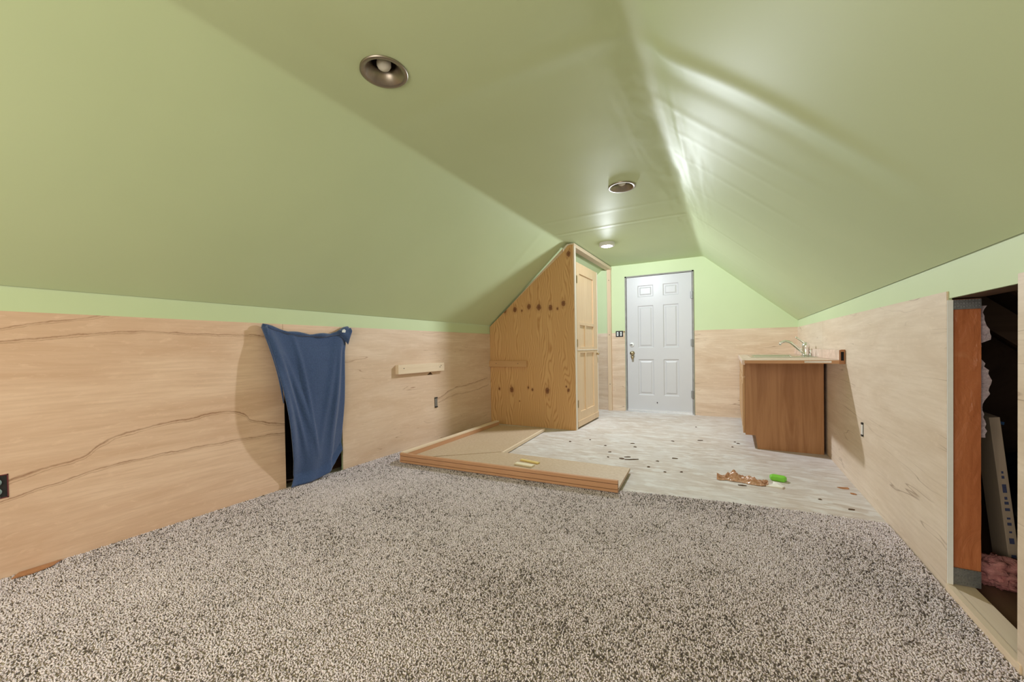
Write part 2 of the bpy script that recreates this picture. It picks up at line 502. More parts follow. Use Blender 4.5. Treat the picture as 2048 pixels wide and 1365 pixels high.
def blanket_mat():
    n = NT('navy_waffle_blanket')
    xs = n.sep()
    rib = n.math('ABSOLUTE', n.math('SUBTRACT', n.math('FRACT', n.math('MULTIPLY', xs[2], 105.0)), 0.5))
    rib2 = n.math('ABSOLUTE', n.math('SUBTRACT', n.math('FRACT', n.math('MULTIPLY', xs[1], 105.0)), 0.5))
    nz = n.noise(n.map(), 130, 3, 0.6)
    h = n.math('ADD', n.math('MULTIPLY', rib, 1.2), n.math('ADD', n.math('MULTIPLY', rib2, 0.5), n.math('MULTIPLY', nz, 0.6)))
    c = n.mix(n.ramp(nz, [(0.3, 0.0), (0.75, 1.0)]), (0.038, 0.068, 0.165), (0.062, 0.105, 0.235))
    n.bump(h, 0.55, 0.003)
    n.b.inputs['Sheen Weight'].default_value = 0.4
    n.b.inputs['Sheen Roughness'].default_value = 0.5
    return n.out(c, 0.95, 0, 0.1)
M['blanket'] = blanket_mat()

def post_mat():
    n = NT('orange_brown_stained_stud')
    a = n.noise(n.map((1, 1, 0.10)), 18, 5, 0.6, 1.0)
    b = n.noise(n.map((1, 1, 0.6)), 11, 4, 0.6, 1.5)
    c = n.mix(n.ramp(a, [(0.3, 0.0), (0.7, 1.0)]), (0.60, 0.215, 0.09), (0.42, 0.125, 0.045))
    c = n.mix(n.ramp(b, [(0.55, 0.0), (0.75, 0.4)]), c, (0.60, 0.27, 0.13))
    n.bump(b, 0.5, 0.01)
    return n.out(c, 0.33, 0, 0.5)
M['post'] = post_mat()

def fluff(name, c1, c2, sc=40):
    n = NT(name)
    a = n.noise(n.map((1, 1, 1.8)), sc, 5, 0.7, 0.8)
    c = n.mix(n.ramp(a, [(0.3, 0.0), (0.7, 1.0)]), c1, c2)
    n.bump(a, 0.9, 0.012)
    return n.out(c, 0.95, 0, 0.1)
M['pink'] = fluff('pink_fibreglass', (0.86, 0.42, 0.40), (0.68, 0.27, 0.27))
M['pinkwhite'] = fluff('pale_fibreglass', (0.72, 0.62, 0.64), (0.55, 0.42, 0.46))
M['black_bag'] = plain('black_bag_plastic', (0.010, 0.011, 0.018), 0.35, 0, 0.5, 0.2, 20, 0.4)
M['blue'] = plain('blue_plastic_scrap', (0.08, 0.22, 0.55), 0.4)
M['ink'] = plain('blue_grade_stamp', (0.09, 0.11, 0.24), 0.7, var=0.4, scale=300)
M['plate'] = plain('galvanised_nail_plate', (0.36, 0.37, 0.38), 0.45, 0.7, 0.5, 0.35, 160, 0.4)

def wrapper_mat():
    n = NT('amber_plastic_wrap')
    a = n.noise(n.map(), 28, 4, 0.6, 1.0)
    c = n.mix(n.ramp(a, [(0.3, 0.0), (0.7, 1.0)]), (0.70, 0.44, 0.30), (0.52, 0.255, 0.14))
    n.bump(a, 0.5, 0.006)
    n.b.inputs['Transmission Weight'].default_value = 0.15
    return n.out(c, 0.22, 0, 0.6)
M['wrap'] = wrapper_mat()

# ------------------------------------------------------------------ value noise for real relief
_tab = rng.random((64, 64))
def vnoise(x, y):
    x = np.asarray(x, float); y = np.asarray(y, float)
    xi = np.floor(x).astype(int); yi = np.floor(y).astype(int)
    fx = x - xi; fy = y - yi
    fx = fx * fx * (3 - 2 * fx); fy = fy * fy * (3 - 2 * fy)
    g = lambda a, b: _tab[a % 64, b % 64]
    return (g(xi, yi) * (1 - fx) * (1 - fy) + g(xi + 1, yi) * fx * (1 - fy) +
            g(xi, yi + 1) * (1 - fx) * fy + g(xi + 1, yi + 1) * fx * fy) - 0.5
def fnoise(x, y, o=3):
    return sum(vnoise(x * 2 ** k + 13.7 * k, y * 2 ** k + 7.1 * k) / 2 ** k for k in range(o))

# ================================================================== STRUCTURE
# floor: worn subfloor over the whole room
struct(box('floor', M['subfloor'], (XL - 0.12, XR + 0.0, YF - 0.1, YB + 0.1, -0.08, 0.0), world_origin=True),
       'bare worn subfloor of pale streaked board beyond the carpet')

# ceiling: one surface from knee wall over both creases, with taped joints and buckles modelled in
def make_ceiling():
    P = [np.array(p) for p in ((XL, KL), (CXL, ZC), (CXR, ZC), (XR, KR))]
    seg = [np.linalg.norm(P[i + 1] - P[i]) for i in range(3)]
    cum = np.concatenate([[0], np.cumsum(seg)])
    n = 420
    s = np.linspace(0, cum[-1], n)
    def base(sv):
        sv = np.clip(sv, 0, cum[-1])
        return np.stack([np.interp(sv, cum, [p[0] for p in P]), np.interp(sv, cum, [p[1] for p in P])], -1)
    ny = 500
    Ys = np.linspace(YF, YB, ny)
    out = np.zeros((ny, n, 3))
    k = np.linspace(-1, 1, 17); wk = np.exp(-(k * 1.6) ** 2); wk /= wk.sum()
    sL, sR = cum[1], cum[2]
    for j, y in enumerate(Ys):
        wr = 0.055 + 0.05 * np.clip((2.9 - y) / 1.6, 0, 1)          # right crease is softer towards the camera
        sig = np.where(np.abs(s - sL) < 0.3, 0.035, np.where(np.abs(s - sR) < 0.5, wr, 0.02))
        pts = sum(w * base(s + kk * sig) for kk, w in zip(k, wk))
        # keep wall ends fixed
        pts[0] = P[0]; pts[-1] = P[-1]
        t = np.gradient(pts, axis=0); t /= np.linalg.norm(t, axis=1)[:, None]
        nrm = np.stack([t[:, 1], -t[:, 0]], -1)                    # points into the room
        d = np.zeros(n)
        sl = (s - sR)                                              # distance down the right slope
        win = np.clip(sl / 0.12, 0, 1) * np.clip((1.25 - sl) / 0.5, 0, 1)
        yj = 1.74 - 0.05 * np.sin(sl * 3)
        d += win * (0.013 * np.exp(-((y - yj) / 0.055) ** 2) - 0.006 * np.exp(-((y - yj - 0.15) / 0.06) ** 2))
        for yk, a, wd in ((2.16, .0035, .04), (2.42, .002, .03), (2.77, .003, .035), (3.3, .002, .04), (4.18, .004, .035), (5.1, .002, .05)):
            d += np.clip(sl / 0.1, 0, 1) * np.clip((1.1 - sl) / 0.5, 0, 1) * a * np.exp(-((y - yk) / wd) ** 2)
        d -= 0.03 * np.exp(-((s - sR - 0.05) / 0.10) ** 2) * np.clip((2.7 - y) / 1.3, 0, 1)   # crease sinks back towards the camera
        # flat ceiling taped joints
        fl = np.clip((s - sL) / 0.1, 0, 1) * np.clip((sR - s) / 0.05, 0, 1)
        for yk, a, wd in ((1.67, .0022, .06), (4.19, .0030, .022), (4.26, -.0015, .02), (3.75, .0012, .03)):
            d += fl * a * np.exp(-((y - yk - 0.03 * np.sin(s * 2)) / wd) ** 2)
        # left slope joint
        d += 0.002 * np.clip((sL - s) / 0.1, 0, 1) * np.exp(-((y - 4.05 + 0.12 * np.sin(s)) / .05) ** 2)
        # filler ridges and trowel marks about the right crease
        m = np.exp(-((s - sR - 0.06) / 0.22) ** 2) * np.clip((y - 1.5) / 0.6, 0, 1) * np.clip((5.4 - y) / 1.0, 0, 1)
        d += m * (0.0045 * fnoise(s * 9, np.full(n, y) * 4.5, 3) + 0.0035 * fnoise(s * 24 + 5, np.full(n, y) * 2.2, 2))
        d += 0.006 * np.exp(-((s - sR - 0.13) / 0.025) ** 2) * np.clip((y - 1.8) / 0.5, 0, 1) * np.clip((3.4 - y) / 0.8, 0, 1)
        d += 0.003 * fnoise(s * 2.1 + 3, np.full(n, y) * 2.1, 2) * np.clip(s / .3, 0, 1) * np.clip((cum[-1] - s) / .3, 0, 1)
        pts = pts + nrm * d[:, None]
        out[j, :, 0] = pts[:, 0]; out[j, :, 1] = y; out[j, :, 2] = pts[:, 1]
    v = out.reshape(-1, 3)
    idx = np.arange(ny * n).reshape(ny, n)
    f = np.stack([idx[:-1, :-1], idx[1:, :-1], idx[1:, 1:], idx[:-1, 1:]], -1).reshape(-1, 4)
    fc = v[f].mean(1)
    for hx, hy in ((-1.383, 1.329), (-0.755, 3.21)):                # cut-outs for the two unlit fixtures
        k_ = ~((np.hypot(fc[:, 0] - hx, fc[:, 1] - hy) < .093) & (fc[:, 2] > 2.2))
        f, fc = f[k_], fc[k_]
    me = bpy.data.meshes.new('ceiling')
    me.from_pydata(v.tolist(), [], f.tolist())
    me.shade_smooth()
    me.materials.append(M['green'])
    o = bpy.data.objects.new('ceiling', me)
    COL.objects.link(o)
    return struct(o, 'green painted attic ceiling sloping down to low walls on both sides')
make_ceiling()

# roof boards above so that no light leaks
# left wall: green drywall with a hatch opening, plywood sheets fixed on it
HLY0, HLY1, HLZ = 1.717, 2.205, 1.13
wlm = MB()
for y0, y1, z0, z1 in ((YF - .1, HLY0, 0, KL + .02), (HLY1, YB + .1, 0, KL + .02), (HLY0, HLY1, HLZ, KL + .02)):
    wlm.box(XL - 0.022, XL - 0.006, y0, y1, z0, z1)
wall_left = struct(wlm.build('wall_left', M['green'], world_origin=True), 'low left wall, green above pale plywood sheets')
PT = 1.208
for y0, y1, z0, z1, mt in ((YF, -0.75, 0, PT, 'ply_l1'), (-0.747, HLY0, 0, PT, 'ply_l1'),
                           (HLY0 + .003, HLY1 - .003, HLZ, PT, 'ply_l1'), (HLY1, 4.55, 0, PT, 'ply_l2'), (4.553, YB, 0, PT, 'ply_l2')):
    box('plywood_panel', M[mt], (XL - 0.006, XL, y0, y1, z0, z1), wall_left, world_origin=True)
tp = MB().prism([(3.27, .735), (3.36, .735), (3.325, .765)], 0, XL, XL + .0015).build('torn_patch', M['chip'], wall_left)
tag(tp, 'small dark triangular tear in the plywood face')

# right wall with a taller hatch at the right edge of the picture
HRY0, HRY1, HRZ = 1.765, 2.215, 1.172
wrm = MB()
for y0, y1, z0, z1 in ((YF - .1, HRY0, 0, KR + .02), (HRY1, YB + .1, 0, KR + .02), (HRY0, HRY1, HRZ, KR + .02)):
    wrm.box(XR + 0.006, XR + 0.016, y0, y1, z0, z1)
wall_right = struct(wrm.build('wall_right', M['green'], world_origin=True), 'low right wall, green above pale plywood sheets')
def rpanel(y0, z0, y1, z1):
    MB().prism([(y0, 0), (y1, 0), (y1, z1), (y0, z0)], 0, XR, XR + .006).build('plywood_panel', M['ply_r'], wall_right, world_origin=True)
rpanel(HRY1, 1.200, 4.648, 1.2145)
rpanel(4.651, 1.2145, YB - .006, 1.224)
rpanel(YF, 1.19, HRY0, 1.20)
box('drywall_edge', M['drywall'], (XR + .001, XR + .018, HRY1 - .004, HRY1 - .001, .02, 1.165), wall_right)
# framing behind the right wall: sill plate, head plate
box('sill_plate', M['pine'], (XR + .017, XR + .085, 0.9, 3.55, -.01, .03), wall_right)
box('sill_edge', M['pine'], (XR - .004, XR + .017, HRY0 - .02, HRY1 - .003, 0.0, .034), wall_right)
box('head_plate', M['rafter'], (XR + .016, XR + .105, 0.9, 3.55, HRZ, HRZ + .04), wall_right)

# back gable wall with door opening
DX0, DX1, DZ = -1.452, -0.474, 2.095
wbm = MB()
y0, y1 = YB, YB + .1
zr = lambda x: KL + (x - XL) * (ZC - KL) / (CXL - XL) if x < CXL else (ZC if x < CXR else ZC - (x - CXR) * (ZC - KR) / (XR - CXR))
e = .03
wbm.prism([(XL - .1, 0), (DX0, 0), (DX0, ZC + e), (CXL, ZC + e), (XL - .1, zr(XL) + e - .08)], 1, y0, y1)
wbm.prism([(DX0, DZ), (DX1, DZ), (DX1, ZC + e), (DX0, ZC + e)], 1, y0, y1)
wbm.prism([(DX1, 0), (XR + .02, 0), (XR + .02, KR + e), (CXR, ZC + e), (DX1, ZC + e)], 1, y0, y1)
wall_back = struct(wbm.build('wall_back', M['green'], world_origin=True), 'green gable end wall holding the white door')
PB = 1.226
box('plywood_panel', M['ply_b'], (XL, DX0 - .006, YB - .006, YB, 0, PB), wall_back, world_origin=True)
box('plywood_panel', M['ply_b'], (DX1 + .006, XR, YB - .006, YB, 0, PB), wall_back, world_origin=True)

# gable wall behind the camera with an invented window around the added fill light
wfm = MB()
WX0, WX1, WZ0, WZ1 = -1.85, -0.05, 0.66, 2.0
y0, y1 = YF - .1, YF
wfm.prism([(XL - .1, 0), (WX0, 0), (WX0, zr(WX0) + e), (CXL if WX0 > CXL else WX0, zr(WX0) + e), (XL - .1, zr(XL) + e - .08)], 1, y0, y1)
wfm.prism([(WX0, 0), (WX1, 0), (WX1, WZ0), (WX0, WZ0)], 1, y0, y1)
wfm.prism([(WX0, WZ1), (WX1, WZ1), (WX1, ZC + e), (WX0, ZC + e)], 1, y0, y1)
wfm.prism([(WX1, 0), (XR + .02, 0), (XR + .02, KR + e), (CXR if WX1 < CXR else WX1, zr(WX1) + e), (WX1, ZC + e)], 1, y0, y1)
struct(wfm.build('wall_front', M['green'], world_origin=True))
wf = MB()
for d in ((WX0, WX1, WZ0, WZ0 + .05), (WX0, WX1, WZ1 - .05, WZ1), (WX0, WX0 + .05, WZ0, WZ1), (WX1 - .05, WX1, WZ0, WZ1),
          ((WX0 + WX1) / 2 - .02, (WX0 + WX1) / 2 + .02, WZ0, WZ1)):
    wf.box(d[0], d[1], YF - .08, YF - .03, d[2], d[3])
win = struct(wf.build('added_window_1', M['door_white']))
gm = NT('added_window_glass'); gm.b.inputs['Transmission Weight'].default_value = 1.0
box('pane', gm.out((1, 1, 1), 0.0), (WX0 + .04, WX1 - .04, YF - .058, YF - .052, WZ0 + .04, WZ1 - .04), win)

# crawl spaces behind both knee walls
cr = MB()
cx0, cy0, cy1 = XR + .016, 0.9, 3.55
cr.add([(cx0, cy0, 1.62), (cx0, cy1, 1.62), (2.45, cy1, .05), (2.45, cy0, .05)], [(0, 1, 2, 3)])
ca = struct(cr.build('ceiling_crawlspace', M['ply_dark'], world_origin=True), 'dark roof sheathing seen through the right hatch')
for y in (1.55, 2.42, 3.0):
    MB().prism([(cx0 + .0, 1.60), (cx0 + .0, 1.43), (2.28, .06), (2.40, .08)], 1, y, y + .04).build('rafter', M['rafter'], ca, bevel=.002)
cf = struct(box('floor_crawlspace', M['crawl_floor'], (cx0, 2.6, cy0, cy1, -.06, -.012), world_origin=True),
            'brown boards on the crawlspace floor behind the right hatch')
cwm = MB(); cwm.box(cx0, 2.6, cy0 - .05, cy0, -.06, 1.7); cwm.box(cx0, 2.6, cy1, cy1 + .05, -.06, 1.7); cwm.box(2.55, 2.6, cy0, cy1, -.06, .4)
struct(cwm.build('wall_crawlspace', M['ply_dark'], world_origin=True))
cl = MB()
cl.box(-3.9, XL - .022, 1.1, 1.15, -.06, 1.3); cl.box(-3.9, XL - .022, 2.8, 2.85, -.06, 1.3)
cl.box(-3.95, -3.9, 1.1, 2.85, -.06, 1.3); cl.box(-3.95, XL - .022, 1.1, 2.85, 1.25, 1.3)
cl.build('wall_crawlspace_left', M['ply_dark'], world_origin=True)
struct(bpy.data.objects['wall_crawlspace_left'])
struct(box('floor_crawlspace_left', M['crawl_floor'], (-3.9, XL - .006, 1.15, 2.8, -.06, -.002), world_origin=True))

# ------------------------------------------------------------------ carpet
def carpet_edge(x):
    return np.interp(x, [-2.86, -0.70, -0.49, -0.045, 0.348, 0.746], [2.87, 2.735, 2.775, 2.834, 2.872, 2.884])
carpet = empty('carpet', (-1.0, 0.6, 0), 'grey-brown flecked carpet covering the near half of the floor', 'carpet')
xs_ = [-2.86, -0.70, -0.49, -0.045, 0.348, 0.744]
poly = [(XL + .001, YF + .001)] + [(0.742, YF + .001)] + [(min(x, .742), float(carpet_edge(x))) for x in xs_[::-1]]
poly[-1] = (XL + .001, poly[-1][1])
MB().prism(poly, 2, 0.0, 0.007).build('backing', M['carpet_back'], carpet, world_origin=False)
def make_pile():
    sp = 0.0072
    gx = np.arange(XL + .004, 0.74, sp); gy = np.arange(-0.35, 2.9, sp)
    X, Y = np.meshgrid(gx, gy)
    X = X.ravel() + rng.uniform(-.45, .45, X.size) * sp
    Y = Y.ravel() + rng.uniform(-.45, .45, Y.size) * sp
    keep = (Y < carpet_edge(X) + rng.normal(0, .003, X.size)) & (X * -0.485 + Y * 0.8745 > 0.70) & (X > XL + .004) & (X < .741)
    X, Y = X[keep], Y[keep]
    n = len(X)
    th = rng.uniform(0, 2 * np.pi, n)
    lean = rng.uniform(0.25, 1.15, n)
    ln = rng.uniform(.0055, .0085, n); wd = rng.uniform(.0020, .0032, n)
    ax = np.stack([np.cos(th) * np.sin(lean), np.sin(th) * np.sin(lean), np.cos(lean)], -1)
    b = np.stack([-np.sin(th), np.cos(th), np.zeros(n)], -1)
    c = np.cross(ax, b)
    ctr = np.stack([X, Y, np.full(n, .0085) + rng.uniform(-.0015, .0018, n)], -1)
    vs = np.stack([ctr - ax * ln[:, None], ctr + b * wd[:, None], ctr + c * wd[:, None],
                   ctr - b * wd[:, None], ctr - c * wd[:, None], ctr + ax * ln[:, None] * .9], 1).reshape(-1, 3)
    tri = np.array([(0, 2, 1), (0, 3, 2), (0, 4, 3), (0, 1, 4), (5, 1, 2), (5, 2, 3), (5, 3, 4), (5, 4, 1)])
    F = (np.arange(n)[:, None, None] * 6 + tri[None]).reshape(-1, 3)
    me = bpy.data.meshes.new('pile')
    me.vertices.add(len(vs)); me.vertices.foreach_set('co', (vs - np.array([-1.0, .6, 0])).ravel())
    me.loops.add(F.size); me.loops.foreach_set('vertex_index', F.ravel().astype(np.int32))
    me.polygons.add(len(F)); me.polygons.foreach_set('loop_start', np.arange(0, F.size, 3, dtype=np.int32))
    me.update(calc_edges=True)
    # yarn colour: random fleck with slow drift between lighter and darker patches
    drift = fnoise(X * 2.2, Y * 2.2, 3) * 0.20 + fnoise(X * 60, Y * 60, 2) * 0.25
    val = np.clip(rng.random(n) * .85 + .10 + drift, 0, 1)
    at = me.attributes.new('tuft', 'FLOAT', 'POINT')
    at.data.foreach_set('value', np.repeat(val, 6).astype(np.float32))
    me.shade_smooth()
    me.materials.append(M['pile'])
    o = bpy.data.objects.new('pile', me)
    COL.objects.link(o)
    o.parent = carpet
    o['kind'] = 'stuff'
    return n
make_pile()

# ================================================================== WHITE DOOR
door = empty('door_1', (-0.96, YB, 0), 'white six-panel door with bare metal edges in the green gable wall', None, None, 'structure')
jm = MB()
jm.box(DX0, DX0 + .022, YB - .012, YB + .1, 0, DZ); jm.box(DX1 - .022, DX1, YB - .012, YB + .1, 0, DZ); jm.box(DX0, DX1, YB - .012, YB + .1, DZ - .018, DZ)
jm.build('jamb', M['jamb'], door)
sx0, sx1, sz0, sz1, sy = DX0 + .028, DX1 - .026, .022, DZ - .024, YB - .004
cols = [(-1.260, -1.030), (-0.893, -0.677)]
rows = [(1.762, 1.938), (0.985, 1.628), (0.262, 0.808)]
sm = MB()
zs = [sz0] + [v for r in rows[::-1] for v in r] + [sz1]
xsd = [sx0, cols[0][0], cols[0][1], cols[1][0], cols[1][1], sx1]
for i in range(5):
    for j in range(7):
        if i in (1, 3) and j in (1, 3, 5):
            continue
        sm.box(xsd[i], xsd[i + 1], sy, sy + .04, zs[j], zs[j + 1])
slab = sm.build('slab', M['door_white'], door)
for c0, c1 in cols:
    for r0, r1 in rows:
        pm = MB()
        def ring(i, y): return [(c0 + i, y, r0 + i), (c1 - i, y, r0 + i), (c1 - i, y, r1 - i), (c0 + i, y, r1 - i)]
        rr = [ring(0, sy), ring(.012, sy + .010), ring(.028, sy + .010), ring(.045, sy + .002)]
        vs = [v for r in rr for v in r]
        fs = [(k * 4 + a, k * 4 + (a + 1) % 4, (k + 1) * 4 + (a + 1) % 4, (k + 1) * 4 + a) for k in range(3) for a in range(4)]
        fs.append((12, 13, 14, 15))
        pm.add(vs, fs)
        pm.build('raised_panel', M['door_white'], door)
thr = MB(); thr.box(DX0, DX1, YB - .05, YB + .05, 0, .012); thr.box(sx0, sx1, sy - .012, sy, .014, .04)
thr.build('threshold', M['threshold'], door)
kb = MB().lathe([(0, 0), (.03, 0), (.033, .004), (.016, .008), (.012, .03), (.026, .042), (.031, .055), (.024, .068), (0, .072)],
                (-1.344, sy, .905), 20, 1, -1).build('knob', M['brass'], door, smooth=True)
MB().tube([(-1.344, sy - .02, .875), (-1.342, sy - .03, .845), (-1.341, sy - .03, .812)], [.012, .018, .016], 12).build('hanging_latch', M['brass'], door, smooth=True)
db = MB().lathe([(0, 0), (.034, 0), (.036, .004), (.030, .012), (0, .013)], (-1.352, sy, 1.035), 20, 1, -1).build('deadbolt', M['white_plastic'], door, smooth=True)
box('thumb_turn', M['black_plastic'], (-1.378, -1.342, sy - .024, sy - .012, 1.032, 1.041), db)
for hz in (1.74, 1.05, .30):
    hm = MB(); hm.tube([(DX1 - .020, YB - .022, hz - .05), (DX1 - .020, YB - .022, hz + .05)], .008, 10)
    hm.box(DX1 - .045, DX1 - .004, YB - .016, YB - .011, hz - .05, hz + .05)
    hm.build('hinge', M['plate'], door)
MB().lathe([(0, 0), (.008, 0), (.008, .008), (0, .01)], (-0.988, sy, .155), 10, 1, -1).build('peg', M['black_plastic'], door)

# ================================================================== CEILING LIGHTS
def downlight(loc, label, lit=False):
    x, y, z = loc
    e_ = empty('recessed_light', loc, label, 'ceiling light', 'round recessed lights along the ceiling')
    if lit:
        MB().lathe([(.062, .002), (.066, -.006), (.078, -.008), (.090, -.003), (.092, .002), (.092, .036)], loc, 40).build('trim_ring', M['white_plastic'], e_, smooth=True)
        MB().lathe([(.0, -.016), (.03, -.0145), (.05, -.010), (.064, -.002)], loc, 40).build('lens', M['lit'], e_, smooth=True)
        ld = bpy.data.lights.new('recessed_lamp', 'POINT')
        ld.shadow_soft_size = .045; ld.energy = KEY_W; ld.color = KEY_COL
        ld.use_nodes = True
        lt = ld.node_tree
        fo = lt.nodes.new('ShaderNodeLightFalloff')
        fo.inputs['Strength'].default_value = 1.0
        fo.inputs['Smooth'].default_value = 1.05
        lt.links.new(fo.outputs['Linear'], lt.nodes['Emission'].inputs['Strength'])
        lo = bpy.data.objects.new('recessed_lamp', ld)
        COL.objects.link(lo); lo.parent = e_
        lo.location = (0, 0, -.062)
    else:
        MB().lathe([(.105, .006), (.106, -.005), (.102, -.006), (.093, -.006), (.085, -.002), (.068, .020), (.056, .040), (.055, .046)],
                   loc, 48).build('trim_ring', M['nickel'], e_, smooth=True)
        MB().lathe([(.056, .040), (.056, .06), (.054, .13), (.0, .132)], loc, 40).build('housing', M['baffle'], e_, smooth=True)
        MB().lathe([(.0, .010), (.014, .012), (.026, .019), (.032, .030), (.032, .042), (.026, .07), (.014, .10), (.013, .13)],
                   loc, 28).build('bulb', M['bulb'], e_, smooth=True)
    return e_

downlight((-1.383, 1.329, ZC - .003), 'unlit metal-rimmed recessed light with a bulb, nearest the camera')
downlight((-0.755, 3.21, ZC - .003), 'unlit metal-rimmed recessed light in the middle, near the uneven crease')
downlight((-1.327, 4.834, 2.244), 'glowing white ceiling light beside the closet near the door', True)

# ================================================================== CLOSET
PX0, PX1, PY0, PY1 = XL + .001, -1.655, 4.547, 4.563
part = empty('closet_partition', (-2.25, 4.56, 0), 'knotty pine plywood closet side wall with bare framing, under the left slope', 'partition')
MB().prism([(PX0, .0), (PX1, .0), (PX1 - .008, 2.245), (-1.70, 2.25), (-1.735, 2.235), (-1.76, 2.205), (-1.796, 2.165), (-2.2, 1.84), (PX0, 1.304)],
           1, PY0, PY1).build('side_panel', M['knotty'], part, world_origin=True)
MB().prism([(-1.80, 2.10), (-1.67, 2.10), (-1.67, 2.262), (-1.745, 2.262), (-1.785, 2.225)], 1, PY1, PY1 + .02).build('torn_edge', M['whitewood'], part)
MB().prism([(-2.853, 1.20), (-1.80, 2.10), (-1.80, 2.215), (-2.853, 1.305)], 1, PY1, PY1 + .03).build('sloped_cleat', M['pine_x'], part)
box('jamb_post', M['whitewood'], (-1.70, PX1 + .004, PY1, PY1 + .052, 0, 2.235), part, bevel=.001)
box('header_beam', M['pine'], (-1.745, -1.655, PY1 + .003, YB - .008, 2.225, 2.268), part, bevel=.002)
st = box('wall_stud', M['pine_z'], (-1.722, -1.662, YB - .05, YB - .007, 0, 2.225), part, bevel=.002)
for z in (2.06, 1.2, .42):
    MB().lathe([(0, 0), (.006, 0), (.006, .002), (0, .003)], (-1.69, YB - .05, z), 10, 1, -1).build('screw', M['black_plastic'], st)

cd = empty('closet_door', (-1.67, 4.65, 0.02), 'pale oak shaker closet door hung beside the knotty partition', 'door')
fx = -1.655
def slat(nm, y0, y1, z0, z1, d0=0.0, d1=.034, mat='oak', par=None):
    return box(nm, M[mat], (fx - d1, fx - d0, y0, y1, z0, z1), par or cd, bevel=.0015)
YA, YZ = 4.632, 5.485
slat('stile', YA, 4.745, .085, 2.055); slat('stile', 5.300, YZ, .085, 2.055)
slat('rail', 4.745, 5.300, 1.925, 2.055); slat('rail', 4.745, 5.300, 1.285, 1.325); slat('rail', 4.745, 5.300, .935, 1.015); slat('rail', 4.745, 5.300, .085, .205)
slat('mullion', 4.940, 4.985, .205, .935); slat('mullion', 4.940, 4.985, 1.015, 1.285)
slat('panel', 4.735, 5.31, 1.315, 1.935, .014, .026); slat('panel', 4.735, 4.95, 1.005, 1.295, .014, .026); slat('panel', 4.975, 5.31, 1.005, 1.295, .014, .026)
slat('panel', 4.735, 4.95, .195, .945, .014, .026); slat('panel', 4.975, 5.31, .195, .945, .014, .026)
slat('kick_board', YA, YZ, .022, .098, -.006, .034)
slat('middle_bead', YA + .01, YZ - .03, .968, .980, -.005, .0, 'whitewood')
slat('edge_strip', YZ - .018, YZ + .004, .03, 2.055, -.003, .036, 'whitewood')
for z in (1.84, 1.06, .31):
    hm = MB(); hm.box(fx - .002, fx + .003, YA + .002, YA + .03, z - .045, z + .045); hm.tube([(fx + .006, YA, z - .045), (fx + .006, YA, z + .045)], .006, 8)
    hm.build('hinge', M['brass'], cd)
MB().lathe([(0, 0), (.014, 0), (.010, .012), (.018, .022), (.020, .030), (.012, .036), (0, .037)], (fx + .0, 5.43, .915), 16, 0, 1).build('knob', M['brass'], cd, smooth=True)

# cleats
def cleat(dims, ax, label, screws):
    mt = M['pine'] if ax == 1 else M['cleat_shaded']
    e_ = empty('wooden_cleat', ((dims[0] + dims[1]) / 2, (dims[2] + dims[3]) / 2, dims[4]), label, 'cleat', 'short pine cleats screwed to the walls')
    box('board', mt, dims, e_, bevel=.002)
    for s_ in screws:
        if ax == 1:
            MB().lathe([(0, 0), (.005, 0), (.005, .0015), (0, .002)], (dims[1], s_[0], s_[1]), 10, 0, 1).build('screw', M['black_plastic'], e_)
        else:
            MB().lathe([(0, 0), (.005, 0), (.005, .0015), (0, .002)], (s_[0], dims[2], s_[1]), 10, 1, -1).build('screw', M['black_plastic'], e_)
    return e_
cleat((XL, XL + .040, 2.815, 3.515, .770, .860), 1, 'pale pine cleat fixed to the left plywood wall, casting a shadow', [(2.89, .825), (3.44, .815), (3.46, .83)])
cleat((XL + .001, -2.297, PY0 - .03, PY0, .765, .846), 0, 'pine cleat across the knotty closet panel', [(-2.75, .81), (-2.42, .81)])

# ================================================================== ELECTRICAL
def wall_outlet(x, sgn, yc, zc, label, par=None, deep=True):
    e_ = empty('outlet_box', (x, yc, zc - .05), label, 'outlet', 'uncovered electrical boxes in the plywood')
    m = MB()
    for d in ((-.036, -.032, -.053, .053), (.032, .036, -.053, .053), (-.036, .036, -.053, -.049), (-.036, .036, .049, .053)):
        m.box(min(x, x + sgn * .002), max(x, x + sgn * .002), yc + d[0], yc + d[1], zc + d[2], zc + d[3])
    m.build('box_rim', M['red_box'], e_)
    box('box_back', M['black_plastic'], (min(x, x + sgn * .001), max(x, x + sgn * .001), yc - .032, yc + .032, zc - .049, zc + .049), e_)
    s_ = MB()
    s_.box(min(x + sgn * .001, x + sgn * .006), max(x + sgn * .001, x + sgn * .006), yc - .010, yc + .010, zc - .053, zc + .053)
    s_.build('yoke', M['white_plastic'], e_)
    for dz in (-.021, .021):
        MB().lathe([(.0, .010), (.015, .010), (.0165, .008), (.0165, .001)], (x, yc, zc + dz), 20, 0, sgn).build('receptacle', M['grey_plastic'], e_, smooth=True)
    return e_
wall_outlet(XL, 1, 0.415, .421, 'uncovered outlet with teal sockets at the left edge of the plywood')
def bracket(x, sgn, yc, zc, label, w, h, mat):
    # a bare yoke seen almost edge-on with two screw ears
    e_ = empty('outlet_box', (x, yc, zc - .055), label, 'outlet', 'uncovered electrical boxes in the plywood')
    a, b = sorted((x, x + sgn * .0015))
    box('box_back', M['black_plastic'], (a, b, yc - w, yc + w, zc - h, zc + h), e_)
    a, b = sorted((x + sgn * .0015, x + sgn * .007))
    box('yoke', M[mat], (a, b, yc - w * .8, yc + w * .8, zc - h * .8, zc + h * .8), e_, bevel=.002)
    for dz in (-h + .006, h - .006):
        a, b = sorted((x, x + sgn * .009))
        box('screw_ear', M['black_plastic'], (a, b, yc - w * .9, yc + w * .9, zc + dz - .006, zc + dz + .006), e_)
    return e_
